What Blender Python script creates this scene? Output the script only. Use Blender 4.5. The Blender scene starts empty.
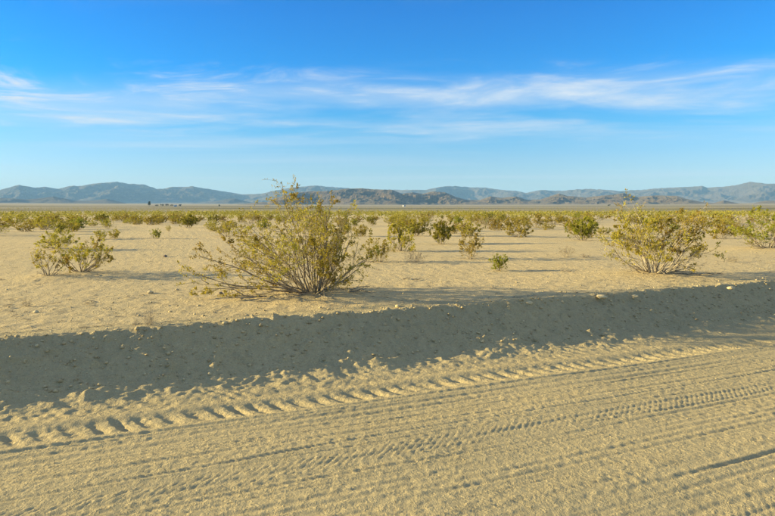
import bpy, math, random
import numpy as np
from mathutils import Vector, Matrix

scene = bpy.context.scene
R = math.radians
col = scene.collection

# ------------------------------------------------------------------ camera
CAM_H, PITCH, FPX = 1.80, 4.9, 560.0
cam_d = bpy.data.cameras.new('camera')
cam_d.sensor_width = 36.0
cam_d.lens = 36.0 * FPX / 775.0
cam_d.clip_start = 0.05
cam_d.clip_end = 90000
cam = bpy.data.objects.new('camera', cam_d)
col.objects.link(cam)
cam.location = (0, 0, CAM_H)
cam.rotation_euler = (R(90 - PITCH), 0, 0)
scene.camera = cam

# ------------------------------------------------------------------ light
SUN_EL = 11.7
SUN_DIR = Vector((-1.0, 0.03, 0)).normalized()      # horizontal direction towards the sun (west)
sun_rot = math.atan2(SUN_DIR.x, SUN_DIR.y)          # clockwise from +Y
world = bpy.data.worlds.new('World')
scene.world = world
world.use_nodes = True
wn = world.node_tree; wn.nodes.clear()
def N(t, typ, **kw):
    n = t.nodes.new(typ)
    for k, v in kw.items():
        setattr(n, k, v)
    return n
def L(t, a, b): t.links.new(a, b)
def mathn(t, op, a, b=None, c=None, clamp=False):
    n = N(t, 'ShaderNodeMath', operation=op); n.use_clamp = clamp
    for i, s in enumerate((a, b, c)):
        if s is None: continue
        if isinstance(s, (int, float)): n.inputs[i].default_value = s
        else: L(t, s, n.inputs[i])
    return n.outputs[0]
def mapr(t, v, a, b, c=0.0, d=1.0):
    n = N(t, 'ShaderNodeMapRange'); n.interpolation_type = 'SMOOTHSTEP'
    L(t, v, n.inputs[0])
    for i, q in zip((1, 2, 3, 4), (a, b, c, d)): n.inputs[i].default_value = q
    return n.outputs[0]
def mixc(t, f, a, b, mode='MIX'):
    n = N(t, 'ShaderNodeMix', data_type='RGBA', blend_type=mode)
    if isinstance(f, (int, float)): n.inputs[0].default_value = f
    else: L(t, f, n.inputs[0])
    for i, s in ((6, a), (7, b)):
        if isinstance(s, tuple): n.inputs[i].default_value = (*s[:3], 1)
        else: L(t, s, n.inputs[i])
    return n.outputs[2]
sky = N(wn, 'ShaderNodeTexSky'); sky.sky_type = 'NISHITA'
sky.sun_disc = False
sky.sun_elevation = R(SUN_EL); sky.sun_rotation = sun_rot
sky.altitude = 500; sky.air_density = 1.0; sky.dust_density = 0.2; sky.ozone_density = 3.0
# the photograph's deep azure: the clear sky filtered by height above the horizon, the same all round
tc = N(wn, 'ShaderNodeTexCoord')
sep = N(wn, 'ShaderNodeSeparateXYZ'); L(wn, tc.outputs['Generated'], sep.inputs[0])
grade = N(wn, 'ShaderNodeValToRGB')
GRADE = [(0.0, (.66, .66, .75)), (1.0, (.02, .50, .97)), (.088, (.65, .66, .76)), (.175, (.52, .65, .79)), (.277, (.24, .64, .85)), (.377, (.07, .61, .93)), (.457, (.02, .58, .98)), (.65, (.01, .51, .99))]
for i, (p, c) in enumerate(GRADE):
    e = grade.color_ramp.elements[i] if i < 2 else grade.color_ramp.elements.new(p)
    e.position = p; e.color = (*c, 1)
L(wn, mathn(wn, 'MULTIPLY', sep.outputs[2], 2.0, clamp=True), grade.inputs[0])
graded = mixc(wn, 1.0, sky.outputs[0], grade.outputs[0], 'MULTIPLY')
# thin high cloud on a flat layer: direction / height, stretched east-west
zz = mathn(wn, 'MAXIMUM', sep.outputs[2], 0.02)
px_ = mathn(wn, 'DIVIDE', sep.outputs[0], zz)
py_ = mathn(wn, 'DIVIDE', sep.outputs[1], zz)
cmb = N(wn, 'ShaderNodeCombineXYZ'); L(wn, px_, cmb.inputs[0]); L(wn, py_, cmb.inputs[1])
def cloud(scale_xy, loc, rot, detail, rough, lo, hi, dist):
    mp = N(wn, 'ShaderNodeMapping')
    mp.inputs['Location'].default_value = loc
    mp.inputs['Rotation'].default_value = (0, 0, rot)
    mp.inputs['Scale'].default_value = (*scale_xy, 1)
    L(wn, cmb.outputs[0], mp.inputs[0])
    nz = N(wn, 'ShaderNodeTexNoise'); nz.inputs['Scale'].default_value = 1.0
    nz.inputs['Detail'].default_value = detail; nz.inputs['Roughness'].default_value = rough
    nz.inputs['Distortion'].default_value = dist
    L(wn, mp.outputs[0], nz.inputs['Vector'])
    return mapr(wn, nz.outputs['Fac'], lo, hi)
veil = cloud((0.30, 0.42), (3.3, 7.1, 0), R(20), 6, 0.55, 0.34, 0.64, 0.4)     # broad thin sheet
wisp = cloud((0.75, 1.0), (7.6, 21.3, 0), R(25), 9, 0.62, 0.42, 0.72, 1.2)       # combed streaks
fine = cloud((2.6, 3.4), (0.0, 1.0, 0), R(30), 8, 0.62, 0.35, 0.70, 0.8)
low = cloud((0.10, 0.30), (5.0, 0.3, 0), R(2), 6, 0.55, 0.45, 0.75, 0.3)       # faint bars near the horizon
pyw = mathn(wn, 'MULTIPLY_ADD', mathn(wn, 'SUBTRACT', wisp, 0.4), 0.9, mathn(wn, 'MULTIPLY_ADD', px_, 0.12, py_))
lane = mathn(wn, 'ADD', mapr(wn, pyw, 3.4, 4.9), mapr(wn, pyw, 2.6, 1.2))         # clear lane; the unseen cirrus overhead and south is added to lift shadow fill
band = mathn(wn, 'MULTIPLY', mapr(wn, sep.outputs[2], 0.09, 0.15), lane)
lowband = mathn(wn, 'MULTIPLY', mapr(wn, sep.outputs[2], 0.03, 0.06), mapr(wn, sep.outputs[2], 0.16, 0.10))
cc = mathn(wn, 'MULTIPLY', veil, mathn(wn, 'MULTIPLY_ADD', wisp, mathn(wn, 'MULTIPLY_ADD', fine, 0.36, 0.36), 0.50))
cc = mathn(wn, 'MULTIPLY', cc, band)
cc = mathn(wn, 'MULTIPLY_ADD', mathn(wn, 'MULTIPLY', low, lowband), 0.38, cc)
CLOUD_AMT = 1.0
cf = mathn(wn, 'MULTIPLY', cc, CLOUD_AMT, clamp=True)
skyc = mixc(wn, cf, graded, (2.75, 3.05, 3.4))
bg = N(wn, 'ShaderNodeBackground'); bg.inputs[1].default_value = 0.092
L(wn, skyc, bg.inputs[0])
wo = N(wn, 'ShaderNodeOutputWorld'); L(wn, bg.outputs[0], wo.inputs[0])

sd = bpy.data.lights.new('sun', 'SUN'); sd.energy = 5.0; sd.angle = R(0.5)
sd.color = (1.0, 0.83, 0.43)
so = bpy.data.objects.new('sun', sd); col.objects.link(so)
to_sun = Vector((SUN_DIR.x * math.cos(R(SUN_EL)), SUN_DIR.y * math.cos(R(SUN_EL)), math.sin(R(SUN_EL))))
so.rotation_euler = to_sun.to_track_quat('Z', 'Y').to_euler()
so.location = (-30, 0, 20)

vs = scene.view_settings
vs.view_transform = 'Standard'; vs.look = 'None'; vs.gamma = 1.0
vs.exposure = 1.58
scene.render.resolution_x = 1024; scene.render.resolution_y = 682

# ------------------------------------------------------------------ helpers
def tag(o, label=None, cat=None, group=None, kind=None):
    if label: o['label'] = label
    if cat: o['category'] = cat
    if group: o['group'] = group
    if kind: o['kind'] = kind
    return o
def mesh_np(name, verts, faces, mat=None, smooth=False):
    """verts (n,3); faces (m,k) array or a list of such arrays"""
    if not isinstance(faces, list): faces = [faces]
    me = bpy.data.meshes.new(name)
    verts = np.asarray(verts, dtype=np.float32)
    me.vertices.add(len(verts)); me.vertices.foreach_set('co', verts.ravel())
    nl = sum(f.size for f in faces); nf = sum(len(f) for f in faces)
    me.loops.add(nl); me.polygons.add(nf)
    me.loops.foreach_set('vertex_index', np.concatenate([f.ravel() for f in faces]).astype(np.int32))
    tot = np.concatenate([np.full(len(f), f.shape[1]) for f in faces]).astype(np.int32)
    st = np.concatenate([[0], np.cumsum(tot)[:-1]]).astype(np.int32)
    me.polygons.foreach_set('loop_start', st)
    if smooth: me.polygons.foreach_set('use_smooth', np.ones(nf, dtype=bool))
    me.update(calc_edges=True); me.validate()
    if mat: me.materials.append(mat)
    return me
def link(name, me, parent=None):
    o = bpy.data.objects.new(name, me); col.objects.link(o)
    if parent: o.parent = parent
    return o
def empty(name, loc=(0, 0, 0), rz=0, sc=1):
    o = bpy.data.objects.new(name, None); col.objects.link(o)
    o.empty_display_size = 0.1
    o.location = loc; o.rotation_euler = (0, 0, rz)
    o.scale = (sc, sc, sc) if isinstance(sc, (int, float)) else sc
    return o
def grid_faces(nu, nv):
    i = np.arange(nu * nv).reshape(nu, nv)
    return np.stack([i[:-1, :-1], i[1:, :-1], i[1:, 1:], i[:-1, 1:]], -1).reshape(-1, 4)

def _h(ix, iy, seed):
    n = (ix.astype(np.int64) * 374761393 + iy.astype(np.int64) * 668265263 + seed * 974634777) & 0xFFFFFFFF
    n = ((n ^ (n >> 13)) * 1274126177) & 0xFFFFFFFF
    n = n ^ (n >> 16)
    return n.astype(np.float64) * (2 * math.pi / 4294967296.0)
def noise(x, y, seed=0):
    x, y = np.broadcast_arrays(np.asarray(x, float), np.asarray(y, float))
    x0 = np.floor(x); y0 = np.floor(y); fx = x - x0; fy = y - y0
    u = fx * fx * fx * (fx * (fx * 6 - 15) + 10); w = fy * fy * fy * (fy * (fy * 6 - 15) + 10)
    def g(ax, ay, dx, dy):
        a = _h(ax, ay, seed); return np.cos(a) * dx + np.sin(a) * dy
    a = g(x0, y0, fx, fy); b = g(x0 + 1, y0, fx - 1, fy)
    c = g(x0, y0 + 1, fx, fy - 1); d = g(x0 + 1, y0 + 1, fx - 1, fy - 1)
    return ((a + (b - a) * u) * (1 - w) + (c + (d - c) * u) * w) * 1.5
def fbm(x, y, octs=4, seed=0, gain=0.5):
    s = 0; a = 1.0
    for k in range(octs):
        s = s + a * noise(x * 2 ** k + 17.3 * k, y * 2 ** k - 9.1 * k, seed + k); a *= gain
    return s
def ridged(x, y, octs=5, seed=0, gain=0.55):
    s = 0; a = 1.0; tot = 0
    for k in range(octs):
        s = s + a * (1 - np.abs(noise(x * 2 ** k + 31.7 * k, y * 2 ** k + 11.9 * k, seed + k)) * 1.6); tot += a; a *= gain
    return s / tot
def sstep(a, b, x):
    t = np.clip((x - a) / (b - a), 0, 1); return t * t * (3 - 2 * t)

# ------------------------------------------------------------------ terrain shape
RA = R(67.7)
RU = (math.sin(RA), math.cos(RA))                   # along the road
PLAIN, CREST_V, TOE_V, LIP = 0.44, 6.72, 5.47, 0.05
def uv(x, y): return x * RU[0] + y * RU[1], -x * RU[1] + y * RU[0]
def xy(u, v): return u * RU[0] - v * RU[1], u * RU[1] + v * RU[0]
def pix(px, py, z=PLAIN):
    """point of the photograph (775 x 516) on the level z"""
    dx = (px - 387.5) / FPX; dy = -(py - 258.0) / FPX
    c, s = math.cos(R(PITCH)), math.sin(R(PITCH))
    fy, fz = c + dy * s, -s + dy * c
    t = (z - CAM_H) / fz
    return dx * t, fy * t
mounds = []                                          # x, y, height, radius: sand gathered at bush feet
def plain_base(x, y):
    d = np.hypot(x, y)
    z = PLAIN + 0.05 * noise(x / 9, y / 9, 3) * sstep(9, 25, d) + 0.10 * noise(x / 37, y / 37, 4) * sstep(20, 60, d)
    z = z + 0.0125 * np.maximum(d - 330, 0) ** 2 / (np.maximum(d - 330, 0) + 600) * sstep(20, 500, uv(x, y)[1])     # the plain lifts towards the hills
    for mx, my, mh, mr in mounds:
        q = (((x - mx) * 0.8) ** 2 + (y - my) ** 2) / mr ** 2
        z = z + mh * np.exp(-q)
    return z
def plain_fine(x, y):
    n1 = noise(x / 0.62, y / 0.5, 21); n2 = fbm(x / 0.23, y / 0.19, 3, 22, 0.6)
    lump = np.maximum(noise(x / 0.24, y / 0.2, 29) - 0.15, 0)
    return 0.004 * n1 + 0.008 * n2 + 0.013 * lump
def tread(u, v, v0, w, pitch, depth, slant, seed, wand=0.03):
    """one tyre's print: a shallow bed with cleat marks across it"""
    c = v0 + wand * noise(u / 2.7, 0.5, seed) 
    s = (v - c) / w
    m = sstep(1.0, 0.8, np.abs(s))
    ph = (u + slant * (s if seed % 2 else np.abs(s)) * w + 0.012 * noise(u / 0.3, v / 0.1, seed + 1)) / pitch
    cl = sstep(-0.9, 0.9, np.sin(2 * math.pi * ph))
    keep = 0.55 + 0.45 * sstep(-0.4, 0.3, noise(u / 0.9, v / 0.15, seed + 2))
    return m * (-depth * 0.55 + depth * cl * keep)
def local(fn):
    def g(u, v, v0, w, *a, **k):
        u, v = np.broadcast_arrays(u, v); m = np.abs(v - v0) < 5 * w + 0.12; z = np.zeros(u.shape)
        if m.any(): z[m] = fn(u[m], v[m], v0, w, *a, **k)
        return z
    return g
def groove(u, v, v0, w, depth, seed, wand=0.03):
    c = v0 + wand * noise(u / 2.7, 0.5, seed)
    s = (v - c) / w
    a = np.clip(noise(u / 1.7, 3.5, seed + 5) * 0.6 + 0.8, 0.35, 1.1)
    return depth * a * (-np.exp(-s * s) + 0.7 * np.exp(-(s - 1.7) ** 2) + 0.5 * np.exp(-(s + 1.7) ** 2))
groove = local(groove); tread = local(tread)
def road_z(u, v):
    cw = CREST_V + 0.05 * noise(u / 1.7, 0.3, 41) + 0.03 * noise(u / 0.43, 0.7, 42) + 0.014 * noise(u / 0.14, 0.7, 43)
    tw = TOE_V + 0.08 * noise(u / 1.3, 0.3, 44) + 0.03 * noise(u / 0.35, 0.2, 45)
    t = np.clip((v - tw) / (cw - tw), 0, 1)
    prof = t ** 1.9
    back = np.clip((v - cw) / 0.55, 0, 1)
    z = (PLAIN + LIP) * prof - LIP * (back * back * (3 - 2 * back))
    
    onroad = sstep(TOE_V + 0.05, TOE_V - 0.08, v)
    face = sstep(TOE_V, TOE_V + 0.5, v) * sstep(CREST_V + 0.25, CREST_V - 0.05, v)
    # loose shoulder sand pushed into scallops by passing wheels
    sh = np.exp(-((v - 5.56) / 0.24) ** 2)
    q = u + 0.9 * (v - 5.5) + 0.10 * noise(u / 0.5, v / 0.3, 51)
    sc = np.maximum(noise(q / 0.13, v / 0.5, 52), -0.3) * (0.5 + 0.8 * sstep(-0.4, 0.4, noise(u / 0.8, 0.2, 55)))
    z = z + sh * (0.008 + 0.022 * sc + 0.008 * fbm(u / 0.10, v / 0.1, 3, 53))
    # deep lug print at the foot of the shoulder
    c = 5.06 + 0.03 * noise(u / 2.2, 0.4, 61)
    s = (v - c) / 0.125
    bed = np.exp(-s ** 4)
    ph = (u * 1.0 + 0.5 * (v - c) + 0.05 * noise(u / 0.7, 0.1, 62)) / 0.19
    pit = sstep(-0.5, 0.9, np.sin(2 * math.pi * ph) + 0.3 * noise(u / 0.2, v / 0.12, 63))
    z = z + bed * (-0.006 - (0.013 + 0.012 * sstep(-0.4, 0.4, noise(u / 0.55, 0.9, 65))) * pit + 0.007 * fbm(u / 0.11, v / 0.09, 2, 64)) + 0.012 * np.exp(-((v - c - 0.22) / 0.07) ** 2) + 0.014 * np.exp(-((v - c + 0.23) / 0.05) ** 2)
    # clean ribs, cleats and worn lines of older passes
    z = z + groove(u, v, 4.66, 0.030, 0.008, 70) + groove(u, v, 4.52, 0.028, 0.008, 70) + groove(u, v, 4.80, 0.022, 0.008, 70)
    z = z + tread(u, v, 4.24, 0.12, 0.065, 0.0050, 1.1, 75)
    z = z + tread(u, v, 4.03, 0.07, 0.05, 0.0035, -0.5, 76)
    z = z + tread(u, v, 3.72, 0.12, 0.065, 0.0040, -1.1, 81) + tread(u, v, 3.50, 0.10, 0.06, 0.0042, 1.0, 83)
    for k, (vv, dd) in enumerate(((3.30, .012), (3.21, .013), (3.12, .012), (3.03, .012), (2.62, .012), (2.50, .014), (2.41, .010))):
        z = z + groove(u, v - 0.004 * u, vv, 0.020, dd * 0.4, 90 + (k > 3), 0.04)
    z = z + tread(u, v - 0.006 * u, 2.86, 0.12, 0.06, 0.0046, 1.0, 97) + tread(u, v + 0.01 * u, 2.2, 0.12, 0.06, 0.0046, -1.0, 99)
    z = z + tread(u, v, 1.7, 0.12, 0.06, 0.0046, 0.6, 98) + groove(u, v, 1.4, 0.03, 0.012, 99)
    for k in range(26):                                  # many faint rib lines running with the road
        z = z + groove(u, v - 0.003 * (k % 5 - 2) * u, 1.6 + 3.25 * ((k * 0.618) % 1.0), 0.010 + 0.008 * (k % 3), 0.0026 + 0.0013 * (k % 4), 200 + k, 0.05)
    # loose grit
    rg = 0.55 + 0.6 * sstep(-0.3, 0.4, noise(u / 1.1, v / 0.16, 101))
    z = z + onroad * (0.0036 * fbm(u / 0.07, v / 0.055, 2, 102, 0.65) * rg + 0.004 * noise(u / 0.6, v / 0.22, 104) + 0.02 * noise(u / 3.1, v / 0.9, 105))
    z = z + face * (0.026 * noise(u / 0.9, v / 0.5, 118) + 0.014 * noise((u + 0.35 * v) / 0.13, v / 0.9, 119) + 0.024 * fbm(u / 0.36, v / 0.25, 3, 110) + 0.013 * fbm(u / 0.07, v / 0.06, 2, 113) + 0.07 * np.maximum(noise(u / 0.15, v / 0.11, 115) - 0.33, 0))
    return z
V_JOIN = CREST_V + 0.62
def ground_z(x, y):
    x = np.asarray(x, float); y = np.asarray(y, float); shp = x.shape
    x = x.ravel(); y = y.ravel()
    u, v = uv(x, y); z = np.zeros(len(x))
    i = v < CREST_V + 0.9
    z[i] = road_z(u[i], v[i]); z[~i] = PLAIN
    j = v > CREST_V - 0.05
    pl = plain_base(x[j], y[j]); d = np.hypot(x[j], y[j]); n = d < 70
    pl[n] += plain_fine(x[j][n], y[j][n]) * sstep(70, 30, d[n])
    z[j] += (pl - PLAIN) * sstep(CREST_V - 0.02, CREST_V + 0.30, v[j])
    return z.reshape(shp)
def gz(x, y): return float(ground_z(np.array([x]), np.array([y]))[0])

# ------------------------------------------------------------------ materials
def mat(name):
    m = bpy.data.materials.new(name); m.use_nodes = True
    t = m.node_tree; t.nodes.clear()
    b = N(t, 'ShaderNodeBsdfPrincipled'); o = N(t, 'ShaderNodeOutputMaterial')
    L(t, b.outputs[0], o.inputs[0])
    b.inputs['Roughness'].default_value = 0.9
    b.inputs['Specular IOR Level'].default_value = 0.15
    return m, t, b
def tnoise(t, vec, scale, detail=4, rough=0.55, dist=0.0):
    n = N(t, 'ShaderNodeTexNoise'); n.inputs['Scale'].default_value = scale
    n.inputs['Detail'].default_value = detail; n.inputs['Roughness'].default_value = rough
    n.inputs['Distortion'].default_value = dist
    if vec is not None: L(t, vec, n.inputs['Vector'])
    return n.outputs['Fac']
def bump(t, b, h, strength, dist):
    n = N(t, 'ShaderNodeBump'); n.inputs['Strength'].default_value = strength
    n.inputs['Distance'].default_value = dist
    L(t, h, n.inputs['Height']); L(t, n.outputs[0], b.inputs['Normal'])
def sand_material(name, c_a, c_b, c_dark, grit, far=False):
    m, t, b = mat(name)
    pos = N(t, 'ShaderNodeNewGeometry').outputs['Position']
    big = mapr(t, tnoise(t, pos, 0.35, 5, 0.6), 0.35, 0.65)
    mid = mapr(t, tnoise(t, pos, 5.0, 6, 0.65), 0.38, 0.66)
    c = mixc(t, big, c_a, c_b)
    c = mixc(t, mathn(t, 'MULTIPLY', mid, 0.35), c, c_dark)
    gr = mapr(t, tnoise(t, pos, 55, 5, 0.75), 0.34, 0.68)
    c = mixc(t, mathn(t, 'MULTIPLY', gr, 0.6), c, c_dark)
    for sc, w, cl in ((48, 0.6, (0.24, 0.17, 0.075)), (75, 0.5, (0.70, 0.56, 0.28))):       # dark and pale grit
        sp = N(t, 'ShaderNodeTexVoronoi'); sp.inputs['Scale'].default_value = sc; L(t, pos, sp.inputs['Vector'])
        spk = mathn(t, 'MULTIPLY', mapr(t, sp.outputs['Distance'], 0.36, 0.20), mapr(t, tnoise(t, pos, 0.3 * sc, 2), 0.52, 0.60))
        c = mixc(t, mathn(t, 'MULTIPLY', spk, w), c, cl)
    if far:
        # beyond a few hundred metres the scrub is too small to tell apart
        d = N(t, 'ShaderNodeVectorMath', operation='LENGTH'); L(t, pos, d.inputs[0])
        ff = mapr(t, d.outputs['Value'], 150, 700)
        st = N(t, 'ShaderNodeMapping'); st.inputs['Scale'].default_value = (0.0012, 0.006, 0.001); L(t, pos, st.inputs[0])
        pn = mapr(t, tnoise(t, st.outputs[0], 1.0, 8, 0.68, 0.6), 0.38, 0.62)
        fc = mixc(t, pn, (0.17, 0.145, 0.075), (0.42, 0.335, 0.19))
        fan = mapr(t, d.outputs['Value'], 1500, 2900)
        fc = mixc(t, mathn(t, 'MULTIPLY', fan, 0.6), fc, (0.47, 0.365, 0.21))
        c = mixc(t, ff, c, fc)
    L(t, c, b.inputs['Base Color'])
    g1 = tnoise(t, pos, 38, 5, 0.7); g2 = tnoise(t, pos, 150, 3, 0.6)
    g0 = mapr(t, tnoise(t, pos, 13, 4, 0.7), 0.40, 0.75)
    h = mathn(t, 'MULTIPLY_ADD', g0, 0.9, mathn(t, 'MULTIPLY_ADD', g2, 0.4, g1))
    bump(t, b, h, grit, 0.030)
    b.inputs['Roughness'].default_value = 0.95
    b.inputs['Specular IOR Level'].default_value = 0.05
    return m
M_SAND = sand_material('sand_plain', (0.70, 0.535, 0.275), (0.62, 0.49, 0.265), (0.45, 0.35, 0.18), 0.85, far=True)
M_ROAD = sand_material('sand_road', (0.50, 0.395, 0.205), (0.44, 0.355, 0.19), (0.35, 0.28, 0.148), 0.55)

def leaf_material(name, a, bcol, dark, trans=0.3):
    m, t, b = mat(name)
    g = N(t, 'ShaderNodeNewGeometry'); oi = N(t, 'ShaderNodeObjectInfo')
    c = mixc(t, g.outputs['Random Per Island'], a, bcol)
    c = mixc(t, mathn(t, 'MULTIPLY', mapr(t, tnoise(t, g.outputs['Position'], 6.0, 3), 0.4, 0.65), 0.6), c, dark)
    hs = N(t, 'ShaderNodeHueSaturation')
    L(t, c, hs.inputs['Color'])
    L(t, mathn(t, 'MULTIPLY_ADD', oi.outputs['Random'], 0.035, 0.485), hs.inputs['Hue'])
    L(t, mathn(t, 'MULTIPLY_ADD', oi.outputs['Random'], 0.4, 0.8), hs.inputs['Value'])
    L(t, hs.outputs[0], b.inputs['Base Color'])
    b.inputs['Roughness'].default_value = 0.6
    tr = N(t, 'ShaderNodeBsdfTranslucent'); L(t, hs.outputs[0], tr.inputs[0])
    mx = N(t, 'ShaderNodeMixShader'); mx.inputs[0].default_value = trans
    L(t, b.outputs[0], mx.inputs[1]); L(t, tr.outputs[0], mx.inputs[2])
    out = [n for n in t.nodes if n.type == 'OUTPUT_MATERIAL'][0]
    L(t, mx.outputs[0], out.inputs[0])
    return m
M_LEAF = leaf_material('creosote_leaf', (0.49, 0.365, 0.038), (0.34, 0.28, 0.036), (0.19, 0.16, 0.028), 0.40)
M_FARLEAF = leaf_material('scrub_leaf', (0.36, 0.285, 0.04), (0.25, 0.215, 0.04), (0.16, 0.14, 0.03), 0.3)
M_LEAFG = leaf_material('green_leaf', (0.42, 0.38, 0.030), (0.28, 0.275, 0.028), (0.16, 0.17, 0.022), 0.42)
M_DRY = leaf_material('dry_leaf', (0.30, 0.225, 0.11), (0.22, 0.16, 0.075), (0.14, 0.10, 0.05), 0.2)
def bark_material(name, a, c2):
    m, t, b = mat(name)
    pos = N(t, 'ShaderNodeNewGeometry').outputs['Position']
    L(t, mixc(t, mapr(t, tnoise(t, pos, 22, 4), 0.35, 0.65), a, c2), b.inputs['Base Color'])
    bump(t, b, tnoise(t, pos, 90, 4), 0.5, 0.004)
    return m
M_BARK = bark_material('creosote_bark', (0.36, 0.30, 0.20), (0.17, 0.135, 0.09))
M_PALE = bark_material('bleached_wood', (0.42, 0.36, 0.26), (0.24, 0.195, 0.13))
def stone_material(name, a, c2):
    m, t, b = mat(name)
    g = N(t, 'ShaderNodeNewGeometry')
    L(t, mixc(t, mathn(t, 'MULTIPLY_ADD', tnoise(t, g.outputs['Position'], 25, 4), 0.5, mathn(t, 'MULTIPLY', g.outputs['Random Per Island'], 0.5)), a, c2), b.inputs['Base Color'])
    bump(t, b, tnoise(t, g.outputs['Position'], 60, 4), 0.5, 0.006)
    return m
M_STONE = stone_material('desert_stone', (0.22, 0.16, 0.075), (0.68, 0.54, 0.29))
M_STONEP = stone_material('pale_stone', (0.58, 0.48, 0.30), (0.70, 0.60, 0.42))
M_STONED = stone_material('dark_stone', (0.12, 0.095, 0.07), (0.20, 0.16, 0.115))

# ------------------------------------------------------------------ where the bushes stand (feet gather sand)
SPOT = {k: pix(*p) for k, p in dict(hero=(314, 297), right=(655, 277), edge=(768, 251), left=(82, 275), left2=(49, 279),
        e=(57, 250)).items()}
for k, (h, r) in dict(hero=(.09, .95), right=(.10, 1.2), edge=(.12, 1.3), left=(.07, .7), left2=(.05, .45), e=(.06, .7)).items():
    mounds.append((*SPOT[k], h, r))

# ------------------------------------------------------------------ ground, road, berm
def spaced(core_a, core_b, step, growth, far):
    c = list(np.arange(core_a, core_b, step))
    s = step; a = []; x = c[0]
    while x > -far: s *= growth; x -= s; a.append(x)
    s = step; b = []; x = c[-1]
    while x < far: s *= growth; x += s; b.append(x)
    return np.clip(np.array(a[::-1] + c + b), -far, far)
FAR = 13000
# road: from well behind the camera to the back of the crest
ur = spaced(-3.2, 12.0, 0.016, 1.035, 9000)
vr = np.concatenate([np.linspace(-2.6, 1.8, 45)[:-1], np.arange(1.8, TOE_V - 0.04, 0.0125)])
vb = np.concatenate([[vr[-1]], np.arange(TOE_V - 0.03, V_JOIN, 0.0145)])
def sheet(name, us, vs_, drop_last=0.0):
    U, V = np.meshgrid(us, vs_, indexing='ij')
    X, Y = xy(U, V)
    Z = ground_z(X, Y)
    if drop_last: Z[:, -1] -= drop_last
    return np.stack([X, Y, Z], -1).reshape(-1, 3), grid_faces(len(us), len(vs_))
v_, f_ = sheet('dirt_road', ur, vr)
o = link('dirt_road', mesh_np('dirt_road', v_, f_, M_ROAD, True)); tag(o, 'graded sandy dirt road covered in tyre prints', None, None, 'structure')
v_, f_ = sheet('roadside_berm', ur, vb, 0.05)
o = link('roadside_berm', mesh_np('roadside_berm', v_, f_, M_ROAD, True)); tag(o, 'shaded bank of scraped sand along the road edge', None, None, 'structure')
# desert ground: one sheet from the berm to the horizon, and its other half behind the road
ug = spaced(-5.0, 14.0, 0.036, 1.04, FAR)
s = 0.034; vg = [V_JOIN - 0.10]
while vg[-1] < FAR: vg.append(vg[-1] + s); s *= 1.019
vg = np.minimum(np.array(vg), FAR)
U, V = np.meshgrid(ug, vg, indexing='ij'); X, Y = xy(U, V); Z = ground_z(X, Y); Z[:, 0] -= 0.03
p1 = np.stack([X, Y, Z], -1).reshape(-1, 3); q1 = grid_faces(len(ug), len(vg))
ub = spaced(-5.0, 14.0, 0.5, 1.12, FAR)
s = 0.3; vv = [-2.5]
while vv[-1] > -FAR: vv.append(vv[-1] - s); s *= 1.12
U, V = np.meshgrid(ub, np.maximum(np.array(vv[::-1]), -FAR), indexing='ij'); X, Y = xy(U, V)
Z = np.where(V > -2.55, -0.10, 0.05 + 0.1 * noise(X / 7, Y / 7, 5))
p2 = np.stack([X, Y, Z], -1).reshape(-1, 3); q2 = grid_faces(len(ub), len(vv)) + len(p1)
o = link('desert_ground', mesh_np('desert_ground', np.concatenate([p1, p2]), np.concatenate([q1, q2]), M_SAND, True))
tag(o, 'flat sandy desert plain running out to the hills', None, None, 'structure')

# ------------------------------------------------------------------ hills and mountains
def rock_material(name, a, b2, c2, scale, apron=0.7):
    m, t, b = mat(name)
    g = N(t, 'ShaderNodeNewGeometry')
    n1 = mapr(t, tnoise(t, g.outputs['Position'], scale, 7, 0.62, 0.4), 0.36, 0.64)
    n2 = mapr(t, tnoise(t, g.outputs['Position'], scale * 4.5, 6, 0.65), 0.42, 0.66)
    c = mixc(t, n1, a, b2); c = mixc(t, mathn(t, 'MULTIPLY', n2, 0.7), c, c2)
    sp = N(t, 'ShaderNodeSeparateXYZ'); L(t, g.outputs['Normal'], sp.inputs[0])
    flat = mapr(t, sp.outputs[2], 0.88, 0.985)
    c = mixc(t, mathn(t, 'MULTIPLY', flat, apron), c, (0.40, 0.31, 0.18))     # sand aprons and washes
    L(t, c, b.inputs['Base Color'])
    bump(t, b, tnoise(t, g.outputs['Position'], scale * 9, 6, 0.7), 0.8, 0.06 / scale)
    return m
M_HILL = rock_material('hill_rock', (0.10, 0.072, 0.045), (0.048, 0.038, 0.029), (0.18, 0.125, 0.07), 0.008, 0.35)
M_DARKHILL = rock_material('dark_hill_rock', (0.06, 0.055, 0.05), (0.045, 0.042, 0.04), (0.085, 0.075, 0.065), 0.006, 0.2)
M_MTN = rock_material('mountain_rock', (0.10, 0.08, 0.065), (0.065, 0.055, 0.048), (0.125, 0.10, 0.078), 0.002, 0.25)
HOR = 258.0 - FPX * math.tan(R(PITCH))
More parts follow.
